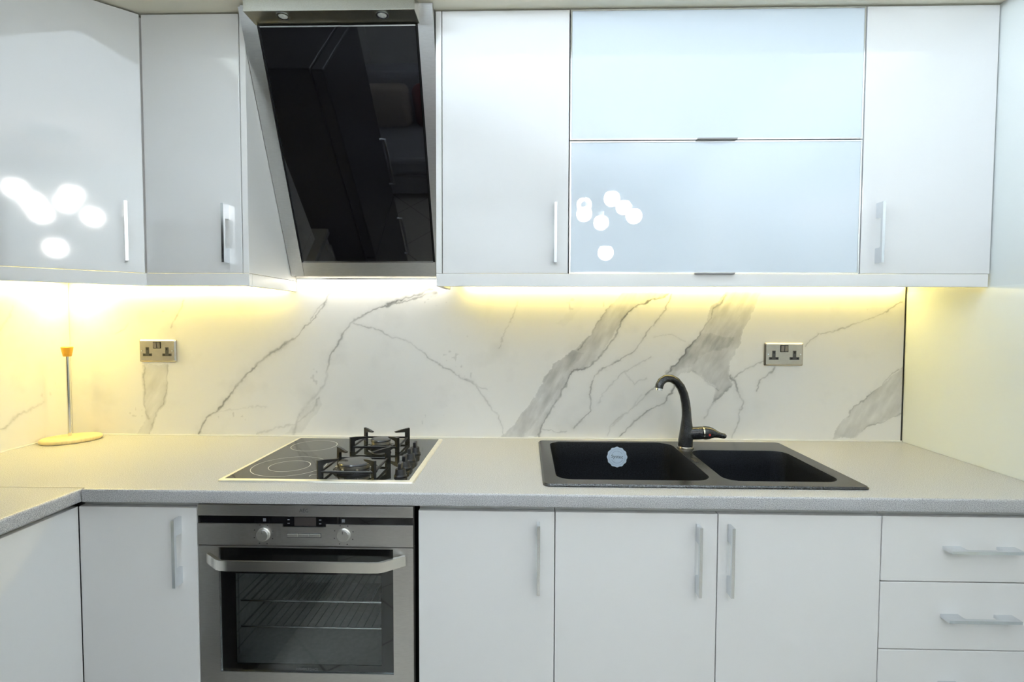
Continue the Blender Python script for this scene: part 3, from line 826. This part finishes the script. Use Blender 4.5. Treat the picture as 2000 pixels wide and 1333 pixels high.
for kx, ky in ((-0.1890, -0.525), (-0.1960, -0.442), (-0.1985, -0.355), (-0.2000, -0.270)):
    bm = B(); lathe(bm, [(0, 0), (.0185, 0), (.0185, .004), (.0165, .006), (.0150, .009), (.0142, .022), (.013, .0235), (0, .0235)], (kx, ky, zg), 28)
    kb = obj('knob', bm, M_BLACK, t, True)
    obj('grip', bx(kx-.005, kx+.005, ky-.0142, ky+.0142, zg+.0236, zg+.041, bev=.002), M_BLACK, kb)

# ------------------------------------------------------------------ sink and tap
sx0, sx1, sy0, sy1 = SINK
t = thing('kitchen_sink', 'black granite double bowl kitchen sink set in the worktop', 'sink', ((sx0+sx1)/2, (sy0+sy1)/2, ZW))
zr = ZW+.0075
bm = B()
B1 = rrect(0.258, 0.699, -0.539, -0.083, [.055, .045, .045, .05], 7)
B2 = rrect(0.733, 1.058, -0.539, -0.189, [.045, .050, .045, .045], 7)
outer_t = rrect(sx0+.005, sx1-.005, sy0+.005, sy1-.005, .015, 5); outer_b = rrect(sx0, sx1, sy0, sy1, .02, 5)
vl = fill_loops(bm, [outer_t, B1, B2], zr)
ob2 = [bm.verts.new((x, y, ZW+.0035)) for x, y in outer_b]; ob3 = [bm.verts.new((x, y, ZW+.0004)) for x, y in outer_b]
bridge(bm, vl[0], ob2); bridge(bm, ob2, ob3)
rim = obj('rim', bm, M_GRANITE, t, True, angle=25)
def bowl(name, loop, depth, mat_):
    bm = B()
    P = np.array(loop); c_ = P.mean(0)
    prev = None
    for ins, z in ((0, zr-.0003), (.003, zr-.006), (.008, zr-.06), (.014, zr-depth+.04), (.022, zr-depth+.015), (.045, zr-depth), (.12, zr-depth-.004)):
        sc = 1-ins/np.abs(P-c_).max(0)
        ringv = [bm.verts.new((*(c_+(p_-c_)*sc), z)) for p_ in P]
        if prev: bridge(bm, prev, ringv)
        prev = ringv
    bm.faces.new(prev)
    return obj(name, bm, mat_, t, True, angle=60)
bowl('bowl', B1, .20, M_BOWL)
bowl('bowl', B2, .17, M_BOWL)
for cx, cy, dp in ((0.478, -0.31, .20), (0.895, -0.36, .17)):
    bm = B(); lathe(bm, [(0, .004), (.02, .003), (.026, .006), (.043, .007), (.045, .003), (.045, -.001)], (cx, cy, zr-dp-.004+.0005), 32, cap=False); obj('drain', bm, M_CHROME, t, True)
obj('overflow_slot', bx(0.709, 0.720, -0.345, -0.30, zr-.0005, zr+.0006, bev=.0002, seg=1), M_DARK, t)
# round sticker on the rear wall of the big bowl
sc_ = on(1205, 893, 1, -0.0905)
wav = [(.0365+.0011*math.cos(12*a))*np.array((math.cos(a), math.sin(a))) for a in np.linspace(0, 2*math.pi, 97)[:-1]]
tilt = Matrix.Translation((sc_[0], -0.0925, sc_[2])) @ Matrix.Rotation(math.radians(-5), 4, 'X') @ FRONT
bm = B(); prism(bm, [tuple(p_) for p_ in wav], lambda u, v: tilt @ Vector((u, v, 0)), lambda u, v: tilt @ Vector((u, v, .0006)))
st = obj('round_sticker', bm, M_STICK, label='round pale blue sticker on the rear wall of the large sink bowl', cat='sticker')
def flat_ring(r0, r1, a0=0, a1=360, z=.0008, n=64):
    bm = B(); A = []; Bv = []
    for k in range(n+1):
        a = math.radians(a0+(a1-a0)*k/n)
        A.append(bm.verts.new(tilt @ Vector((r0*math.cos(a), r0*math.sin(a), z)))); Bv.append(bm.verts.new(tilt @ Vector((r1*math.cos(a), r1*math.sin(a), z))))
    for k in range(n): bm.faces.new((A[k], A[k+1], Bv[k+1], Bv[k]))
    return bm
obj('printed_ring', flat_ring(.0285, .0300), M_STICK2, st)
obj('printed_arc', flat_ring(.0205, .0235, 205, 335), M_STICK2, st)
obj('printed_arc', flat_ring(.0205, .0225, 30, 150), M_STICK2, st)
obj('lettering', text_bm('Systec', .0175, tilt @ Matrix.Translation((0, .001, .0009)) @ Matrix.Rotation(math.radians(-3), 4, 'Z'), .0001), mat('dark_blue_ink', (0.03, 0.045, 0.07), .5, var=.05), st)

# mixer tap
tx, ty = 0.7345, -0.158
t = thing('mixer_tap', 'black swan neck mixer tap standing at the back of the sink', 'tap', (tx, ty, zr))
bm = B(); lathe(bm, [(0, 0), (.0285, 0), (.0285, .004), (.0262, .007), (0, .007)], (tx, ty, zr), 36); obj('base_ring', bm, mat('tap_ring_metal', (0.22, 0.2, 0.17), .25, 1.0, var=.05), t, True)
zt_ = zr+.007
bm = B()
pp = [(1340, 870, 0), (1340.5, 850, 0), (1341, 832, 0), (1341, 822, 0), (1341, 812, 0), (1340.5, 800, .002), (1339, 786, .006), (1335.5, 770, .012), (1329.5, 756, .02), (1320.5, 745, .03), (1310, 739.5, .04), (1299.5, 740, .05), (1292, 745.5, .057), (1288, 753, .06), (1287, 759, .061)]
path = [(tx, ty, zt_), (tx, ty, zt_+.02)]; rad = [.0250, .0250]
for (a_, b_, fwd), r_ in list(zip(pp, [0, .0245, .0205, .0178, .0164, .0157, .0152, .0147, .0143, .0139, .0136, .0133, .0133, .0135, .0137]))[1:]:
    q_ = on(a_, b_, 1, ty-fwd); path.append(tuple(q_)); rad.append(r_)
tube(bm, path, rad, 24)
bd = obj('spout', bm, M_TAP, t, True, angle=70)
e_ = Vector(path[-1]); dd = (Vector(path[-1])-Vector(path[-2])).normalized()
bm = B(); tube(bm, [e_, e_+dd*.007], .0118, 20); obj('aerator', bm, M_CHROME, bd, True)
q0 = Vector(on(1346, 847, 1, ty)); q1 = Vector(on(1371, 846, 1, ty-.004))
bm = B(); tube(bm, [q0, q1], [.0225, .0225], 24); obj('lever_body', bm, M_TAP, t, True)
q2 = Vector(on(1374, 846, 1, ty-.004))
bm = B(); tube(bm, [q1+Vector((.0003, 0, 0)), q2], .0222, 24); obj('lever_ring', bm, mat('tap_ring_bright', (0.62, 0.58, 0.48), .2, 1.0, var=.03), t, True)
bm = B()
lv = [on(a_, b_, 1, ty-.004-f_) for a_, b_, f_ in ((1374, 846, 0), (1379, 846, 0), (1385, 846, 0), (1391, 846.5, .002), (1397, 848, .004), (1404, 850, .006), (1410, 851.5, .008), (1415, 852.5, .009), (1418.5, 853.2, .010))]
tube(bm, lv, [.0232, .0232, .0222, .0185, .0140, .0105, .0095, .0090, .0050], 20)
l_ = obj('lever', bm, M_TAP, t, True, angle=70)
rd = on(1382, 847, 1, ty-.004)
bm = B(); lathe(bm, [(0, 0), (.0042, 0), (.0036, .0012), (0, .0014)], (rd[0], rd[1]-.0226, rd[2]-.001), 16, Matrix.Rotation(math.radians(90), 4, 'X')); obj('red_dot', bm, M_RED, l_, True)

# ------------------------------------------------------------------ sockets
def socket(cx, cz, label):
    t = thing('double_socket', label, 'socket', (cx, -.003, cz-.043), 'double wall sockets on the marble')
    w, h = .0722, .0432
    bm = B()
    a = [bm.verts.new((x, -.0004, z)) for x, z in rrect(cx-w, cx+w, cz-h, cz+h, .004, 3)]
    b = [bm.verts.new((x, -.0055, z)) for x, z in rrect(cx-w, cx+w, cz-h, cz+h, .004, 3)]
    c = [bm.verts.new((x, -.0100, z)) for x, z in rrect(cx-w+.005, cx+w-.005, cz-h+.005, cz+h-.005, .003, 3)]
    bridge(bm, a, b); bridge(bm, b, c); bm.faces.new(a); bm.faces.new(c)
    pl = obj('plate', bm, M_BRASSY, t)
    yf = -.0100
    for s in (-1, 1):
        x = cx+s*.0385; z = cz-.006
        bm = B()
        prism(bm, [(x-.0175, z-.0145), (x+.0175, z-.0145), (x+.0175, z-.0045), (x+.006, z-.0045), (x+.006, z+.0195), (x-.006, z+.0195), (x-.006, z-.0045), (x-.0175, z-.0045)],
              lambda u, v: (u, yf-.0012, v), lambda u, v: (u, yf+.001, v))
        sk = obj('socket_insert', bm, mat('grey_black_socket', (0.045, 0.045, 0.045), .45, var=.1), pl)
        for u0, u1, v0, v1 in ((x-.0022, x+.0022, z+.009, z+.017), (x-.0145, x-.0075, z-.0120, z-.0075), (x+.0075, x+.0145, z-.0120, z-.0075)):
            obj('pin_hole', bx(u0, u1, yf-.0016, yf-.0011, v0, v1), mat('pin_hole_black', (.003, .003, .003), .8, var=.1), sk)
    obj('switch_surround', bx(cx-.0150, cx+.0150, yf-.0012, yf+.001, cz+.0090, cz+.0345), M_BLACK, pl)
    for s in (-1, 1):
        bm = B(); x = cx+s*.0072
        prism(bm, [(yf-.001, cz+.0115), (yf-.0018, cz+.0115), (yf-.0050, cz+.032), (yf-.001, cz+.032)], lambda y, z: (x-.0056, y, z), lambda y, z: (x+.0056, y, z))
        obj('rocker_switch', bm, mat('rocker_metal', (0.28, 0.25, 0.22), .3, 1.0, var=.05), pl)
    for s in (-1, 1):
        bm = B(); lathe(bm, [(0, 0), (.0034, 0), (.0030, .0010), (0, .0016)], (cx+s*.0602, yf, cz), 14, Matrix.Rotation(math.radians(90), 4, 'X'))
        obj('screw', bm, M_CHROME, pl, True)
socket(-1.2600, 1.2325, 'steel double wall socket on the marble beside the paper roll holder')
socket(1.1435, 1.2300, 'steel double wall socket on the marble to the right of the tap')

# ------------------------------------------------------------------ paper roll holder
hc = Vector((-1.5235, -0.108, ZW+.0004))
t = thing('paper_roll_holder', 'empty paper roll holder with oval wooden base in the left corner', 'paper holder', hc)
bm = B(); ax = math.radians(48); n = 56
prev = None
for sc, h in ((.0, 0), (.94, 0), (.985, .003), (1.0, .008), (.985, .013), (.93, .0165), (.82, .0178), (.0, .0178)):
    if sc == 0: rg = None
    else:
        rg = []
        for k in range(n):
            a = 2*math.pi*k/n; u, v = .094*sc*math.cos(a), .068*sc*math.sin(a)
            rg.append(bm.verts.new((hc.x+u*math.cos(ax)-v*math.sin(ax), hc.y+u*math.sin(ax)+v*math.cos(ax), hc.z+h)))
    if rg and prev: bridge(bm, prev, rg)
    elif rg: bm.faces.new(rg)
    elif prev: bm.faces.new(prev)
    prev = rg
obj('oval_base', bm, M_YWOOD, t, True, angle=60)
px_, py_ = -1.5355, -0.100
bm = B(); tube(bm, [(px_, py_, ZW+.0182), (px_-.001, py_, 1.216)], .0062, 18); obj('rod', bm, mat('polished_rod', (0.78, 0.77, 0.74), .12, 1.0, var=.02), t, True)
bm = B(); lathe(bm, [(0, 0), (.0125, 0), (.0135, .003), (.0185, .030), (.0190, .034), (.017, .036), (0, .036)], (px_-.001, py_, 1.2155), 28)
obj('wooden_knob', bm, mat('orange_varnished_wood', (0.72, 0.36, 0.03), .35, var=.06, vscale=60), t, True)

# ------------------------------------------------------------------ wall cabinets
def wall_carcass(t, x0, x1, end_left=None, end_right=None):
    yb, yf = -0.0025, YC+DT+.0015
    w = .017; bm = B()
    for a_, b_ in ((x0+.0005, x0+w), (x1-w, x1-.0005)): box(bm, a_, b_, yf, yb, ZD, ZT)
    box(bm, x0+w, x1-w, yf, yb, ZD, ZD+.017); box(bm, x0+w, x1-w, yf, yb, ZT-.017, ZT); box(bm, x0+w, x1-w, yb-.008, yb, ZD+.017, ZT-.017)
    obj('carcass', bm, M_CARC, t)
uz = (1.7165+1.5375)/2
GR = 'white wall cabinets'
# corner cabinet with an angled door
P0 = Vector((-1.0474, YC, 0)); dv = Vector((-math.cos(ANG), -math.sin(ANG), 0)); nv = Vector((math.sin(ANG), -math.cos(ANG), 0))
LD = 0.425
P1 = P0+dv*LD
t = thing('corner_wall_cabinet', 'white glossy corner wall cabinet with angled door at upper left', 'cabinet', (-1.42, -0.2, ZD), GR)
iw = -nv*(DT+.0015)
foot = [(XL+.002, -.0025), (P0.x-.0005, -.0025), (P0.x-.0005, P0.y+DT+.0045), tuple((P0+iw+dv*.003)[:2]), tuple((P1+iw)[:2]), (XL+.002, P1.y+.016)]
def shell(z0, z1, poly): return lambda bm: prism(bm, poly, lambda x, y: (x, y, z0), lambda x, y: (x, y, z1))
bm = B(); shell(ZD, ZT, foot)(bm)
obj('carcass', bm, M_CARC, t)
def obox(bm, P, d_, n_, u0, u1, v0, v1, z0, z1, bev=.0014):
    tt = bmesh.new(); bmesh.ops.create_cube(tt, size=1.0)
    for v in tt.verts: v.co = Vector(((u0+u1)/2+v.co.x*(u1-u0), (v0+v1)/2+v.co.y*(v1-v0), (z0+z1)/2+v.co.z*(z1-z0)))
    if bev: bmesh.ops.bevel(tt, geom=tt.edges[:], offset=bev, segments=2, affect='EDGES', profile=.5)
    M_ = Matrix(((d_.x, n_.x, 0, P.x), (d_.y, n_.y, 0, P.y), (0, 0, 1, 0), (0, 0, 0, 1)))
    merge(bm, tt, M_); return bm
d = obj('door', obox(B(), P0, dv, nv, .003, LD-.002, -DT, 0, ZD, ZT), M_DIAG, t)
obj('handle', handle_bm(P0+dv*.052+Vector((0, 0, uz+.002)), (0, 0, 1), nv), M_CHROME, d)
# narrow cabinet
t = thing('wall_cabinet', 'narrow white glossy wall cabinet left of the extractor hood', 'cabinet', (-0.885, -.17, ZD), GR)
wall_carcass(t, -1.0465, -0.7325)
d = door_front(t, -1.0465, -0.7340, ZD, ZT, YC, M_GLOSS)
obj('handle', handle_bm((-0.7795, YC, uz), (0, 0, 1), (0, -1, 0)), M_CHROME, d)
obj('end_panel', bx(-0.7322, -0.7135, YC, -.0025, ZD, ZT, bev=.0006, seg=1), M_SATIN, t)
# cabinet right of hood
t = thing('wall_cabinet', 'white glossy wall cabinet right of the extractor hood', 'cabinet', (0.09, -.17, ZD), GR)
wall_carcass(t, -0.0960, 0.3025)
d = door_front(t, -0.0950, 0.3020, ZD, ZT, YC, M_GLOSS)
obj('handle', handle_bm((0.2600, YC, uz), (0, 0, 1), (0, -1, 0)), M_CHROME, d)
obj('end_panel', bx(-0.1140, -0.0963, YC, -.0025, ZD, ZT, bev=.0006, seg=1), M_SATIN, t)
# lift-up cabinet with two glass fronts
t = thing('glass_wall_cabinet', 'wide wall cabinet with two white glass flaps in thin metal frames', 'cabinet', (0.752, -.17, ZD), GR)
wall_carcass(t, 0.3030, 1.2015)
for z0, z1 in ((1.9160, ZT), (ZD, 1.9130)):
    x0, x1 = 0.3045, 1.2003; fw_ = .0045
    bm = B()
    for a_ in ((x0, x0+fw_, z0, z1), (x1-fw_, x1, z0, z1), (x0+fw_, x1-fw_, z0, z0+fw_), (x0+fw_, x1-fw_, z1-fw_, z1)):
        box(bm, a_[0], a_[1], YC, YC+DT, a_[2], a_[3])
    f = obj('flap', bm, M_ALU, t, label='thin polished metal frame')
    obj('glass_pane', bx(x0+fw_+.0002, x1-fw_-.0002, YC+.0012, YC+.006, z0+fw_+.0002, z1-fw_-.0002), M_GLASSW, f)
    obj('handle', bx(0.6950, 0.8170, YC-.012, YC+.004, z0-.0022, z0+.0022, bev=.0006, seg=1), M_ALUD, f)
# right cabinet
t = thing('wall_cabinet', 'white glossy wall cabinet against the right wall', 'cabinet', (1.40, -.17, ZD), GR)
wall_carcass(t, 1.2020, XR-.002)
d = door_front(t, 1.2035, XR-.0015, ZD, ZT, YC, M_GLOSS)
obj('handle', handle_bm((1.2515, YC, uz), (0, 0, 1), (0, -1, 0)), M_CHROME, d)
# pelmets that hide the strips
PG = 'light pelmets under the wall cabinets'
PT = .018
ZPT = ZD-.001
bm = B(); obox(bm, P0, dv, nv, 0.0, LD, -PT, 0, ZP, ZPT, .0008)
obj('light_pelmet', bm, M_SATIN, label='white pelmet board under the angled corner cabinet', cat='pelmet', group=PG)
bm = B(); box(bm, -1.0590, -0.7137, YC+.0004, YC+PT, ZP, ZPT, bev=.0008, seg=1); box(bm, -0.7137-PT, -0.7137, YC+PT+.0002, -.003, ZP, ZPT, bev=.0008, seg=1)
obj('light_pelmet', bm, M_SATIN, label='white pelmet board under the narrow cabinet left of the hood', cat='pelmet', group=PG)
bm = B(); box(bm, -0.1140, XR-.006, YC, YC+PT, ZP, ZPT, bev=.0008, seg=1); box(bm, -0.1140, -0.1140+PT, YC+PT+.0002, -.16, ZP, ZPT, bev=.0008, seg=1)
obj('light_pelmet', bm, M_SATIN, label='long white pelmet board under the cabinets right of the hood', cat='pelmet', group=PG)

# ------------------------------------------------------------------ strips under the cabinets
LG = 'warm light strips under the wall cabinets'
def led(label, x0, x1, y0, y1, m_=M_LED, z1=ZD-.0005):
    t = thing('led_strip_light', label, 'light strip', ((x0+x1)/2, (y0+y1)/2, z1-.010), LG)
    if x1-x0 > y1-y0: bm = bx(x0, x1, y0, y1, z1-.006, z1)
    else: bm = bx(x0, x1, y0, y1, z1-.006, z1)
    obj('profile', bm, M_ALU, t)
    obj('diffuser', bx(x0+.001, x1-.001, y0+.001, y1-.001, z1-.010, z1-.0061, bev=.001, seg=1), m_, t)
led('warm light strip under the corner cabinet along the back marble', -1.58, -1.05, -.028, -.014, M_LEDL)
led('warm light strip under the corner cabinet along the left marble', -1.600, -1.586, -.60, -.06, M_LEDL)
led('warm light strip under the narrow cabinet left of the hood', -1.04, -0.745, -.028, -.014, M_LEDL)
led('long warm light strip under the cabinets right of the hood', -0.06, XR-.02, -.026, -.013)
led('pale light strip below the bottom edge of the hood', -0.70, -0.125, -.030, -.016, M_LEDH, 1.512)
t = thing('corner_lamp', 'round warm lamp under the corner cabinet above the paper roll holder', 'lamp', (-1.535, -.085, ZD-.012))
bm = B(); lathe(bm, [(.030, 0), (.034, 0), (.034, .0115), (.030, .0115), (.030, 0)], (-1.535, -.085, ZD-.0122), 28, cap=False); obj('bezel', bm, M_ALU, t, True)
bm = B(); lathe(bm, [(0, 0), (.0295, 0), (.0295, .008), (0, .008)], (-1.535, -.085, ZD-.0105), 28); obj('lens', bm, M_PUCK, t)

# ------------------------------------------------------------------ extractor hood
HX0, HX1 = -0.7125, -0.1150
def hy(z): return -0.0475-(z-1.5186)*0.4347       # sloping front plane
t = thing('extractor_hood', 'angled steel extractor hood with sloping black glass front', 'extractor hood', (-0.4135, -.1, 1.5186))
zb_, ztp = 1.5186, ZSOF-.001
bm = B()
prism(bm, [(-.0025, zb_+.004), (hy(zb_)+.012, zb_+.004), (hy(ztp)+.012, ztp), (-.0025, ztp)], lambda y, z: (HX0+.002, y, z), lambda y, z: (HX1-.002, y, z))
obj('body', bm, M_STEELH, t)
def plate(name, x0, x1, z0, z1, off0, off1, m_, parent, bev=0):
    """plate lying in the sloping front; off = distance in front of the plane"""
    bm = B(); ny, nz = -0.917, -0.399
    prism(bm, [(hy(z0)+ny*off0, z0+nz*off0), (hy(z1)+ny*off0, z1+nz*off0), (hy(z1)+ny*off1, z1+nz*off1), (hy(z0)+ny*off1, z0+nz*off1)],
          lambda y, z: (x0, y, z), lambda y, z: (x1, y, z))
    return obj(name, bm, m_, parent)
plate('side_frame', HX0+.0015, -0.6625, zb_+.001, 2.308, -.011, .002, M_STEELH, t)
plate('side_frame', -0.1645, HX1-.0015, zb_+.001, 2.308, -.011, .002, M_STEELH, t)
plate('bottom_rail', -0.6615, -0.1655, zb_+.001, zb_+.049, -.011, .002, M_STEELH, t)
pn = plate('glass_panel', -0.6520, -0.1715, zb_+.0535, 2.258, -.004, .008, M_BLACKG, t)
plate('glass_edge', -0.6525, -0.1710, zb_+.0505, zb_+.0562, -.002, .0085, mat('glass_edge_grey', (0.30, 0.31, 0.31), .2, 1.0, var=.05), pn)
plate('glass_edge', -0.6525, -0.1710, 2.2565, 2.2600, -.002, .0085, M_ALU, pn)
plate('recess', -0.6622, -0.1648, zb_+.0495, 2.262, -.0105, -.0045, M_BLACK, t)
cb = obj('canopy_box', bx(-0.667, -0.159, -.446, hy(2.27)+.02, 2.262, ztp, bev=.0015), mat('brushed_steel_canopy', (0.38, 0.375, 0.33), .32, 1.0, var=.06, vscale=50, stretch=(9, 1, 9), bump=.04, bscale=100), t)
for x in (-0.5585, -0.2610):
    bm = B(); lathe(bm, [(.0135, 0), (.0195, 0), (.0195, .0018), (.0135, .0018), (.0135, 0)], (x, -.4205, 2.2600), 24, cap=False); sp = obj('spot_bezel', bm, M_CHROME, cb, True)
    bm = B(); lathe(bm, [(0, -.0005), (.0085, -.0002), (.0130, .0006), (.0130, .0016), (0, .0016)], (x, -.4205, 2.2602), 24); obj('spot_lens', bm, M_SPOT, sp, True)

# ------------------------------------------------------------------ pendant lamp behind the camera (seen in the glossy fronts)
GL = [((1141, 400), 4.10), ((1141, 418), 3.95), ((1195, 388), 3.85), ((1218, 405), 4.02), ((1238, 422), 3.85), ((1174, 435), 4.05), ((1183, 494), 3.97)]
pos = []
for (a_, b_), D in GL:
    r_ = _fw+(a_-1000)/FPX*_rt-(b_-666.5)/FPX*_up
    V_ = CAM+r_*(D/r_[1]); pos.append(Vector((V_[0], 2*(YC+.0012)-V_[1], V_[2])))
cc = sum(pos, Vector())/len(pos)
t = thing('pendant_lamp', 'cluster pendant lamp with seven glowing white globes', 'pendant lamp', (cc.x, cc.y, 1.9))
bm = B(); lathe(bm, [(0, 0), (.16, 0), (.165, .006), (.165, .03), (0, .03)], (cc.x, cc.y, ZCEIL-.0305), 40); obj('ceiling_plate', bm, M_CHROME, t, True)
R_ = .0585
for p_ in pos:
    tp = Vector((cc.x+(p_.x-cc.x)*.35, cc.y+(p_.y-cc.y)*.35, ZCEIL-.031))
    bm = B(); tube(bm, [p_+Vector((0, 0, R_*.78+.045)), Vector((p_.x, p_.y, 2.60)), tp], .0025, 8); obj('cord', bm, M_BLACK, t)
    bm = B(); lathe(bm, [(0, 0), (.024, 0), (.024, .035), (.008, .045), (0, .045)], (p_.x, p_.y, p_.z+R_*.78), 20); obj('lamp_cap', bm, M_CHROME, t, True)
    bm = B(); prof = [(0, -R_)]+[(R_*math.sin(a), -R_*math.cos(a)) for a in np.linspace(0.15, 2.45, 16)]+[(0, R_*.77)]
    lathe(bm, prof, tuple(p_), 32); obj('globe', bm, M_GLOBE, t, True)

# ------------------------------------------------------------------ living area reflected in the hood and oven
t = thing('fridge', 'tall black fridge freezer at the end of the left worktop', 'fridge', (-1.2, -1.52, 0))
obj('body', bx(-1.595, -0.850, -1.86, -1.165, .02, 1.82, bev=.006), M_FRIDGE, t)
for z0, z1 in ((.05, .66), (.67, 1.815)):
    d = obj('door', bx(-0.848, -0.785, -1.86, -1.165, z0, z1, bev=.008), M_FRIDGE, t)
    bm = B(); tube(bm, [(-.784, -1.81, z0+.12), (-.752, -1.81, z0+.12), (-.752, -1.81, min(z1, z0+.5)-.05), (-.784, -1.81, min(z1, z0+.5)-.05)], .008, 10); obj('handle', bm, M_CHROME, d, True)
for fx in (-1.55, -.9):
    for fy in (-1.81, -1.21): obj('foot', bx(fx-.02, fx+.02, fy-.02, fy+.02, 0, .0199), M_BLACK, t)
t = thing('sofa', 'grey fabric sofa in the living area reflected in the hood glass', 'sofa', (-.6, -3.2, 0))
obj('base', bx(-1.58, .40, -3.70, -2.78, .06, .26, bev=.02), M_SOFA, t)
for x0, x1 in ((-1.40, -.60), (-.59, .21)): obj('seat_cushion', bx(x0, x1, -3.45, -2.76, .262, .42, bev=.04, seg=3), M_SOFA, t)
obj('backrest', bx(-1.40, .21, -3.72, -3.47, .262, .86, bev=.05, seg=3), M_SOFA, t)
for x0, x1 in ((-1.60, -1.41), (.22, .42)): obj('armrest', bx(x0, x1, -3.70, -2.80, .262, .62, bev=.04, seg=3), M_SOFA, t)
for fx in (-1.5, .32):
    for fy in (-3.62, -2.86): obj('foot', bx(fx-.03, fx+.03, fy-.03, fy+.03, 0, .0599), M_BLACK, t)
for x0, m_, lb in ((-1.33, M_CUSH, 'beige pillow at the left of the sofa'), (-.86, M_CUSHR, 'dark red pillow in the middle of the sofa'), (-.36, M_CUSH, 'beige pillow at the right of the sofa')):
    obj('sofa_pillow', bx(x0, x0+.44, -3.46, -3.28, .425, .80, bev=.07, seg=3), m_, smooth=True, angle=80, label=lb, cat='pillow', group='pillows on the sofa')
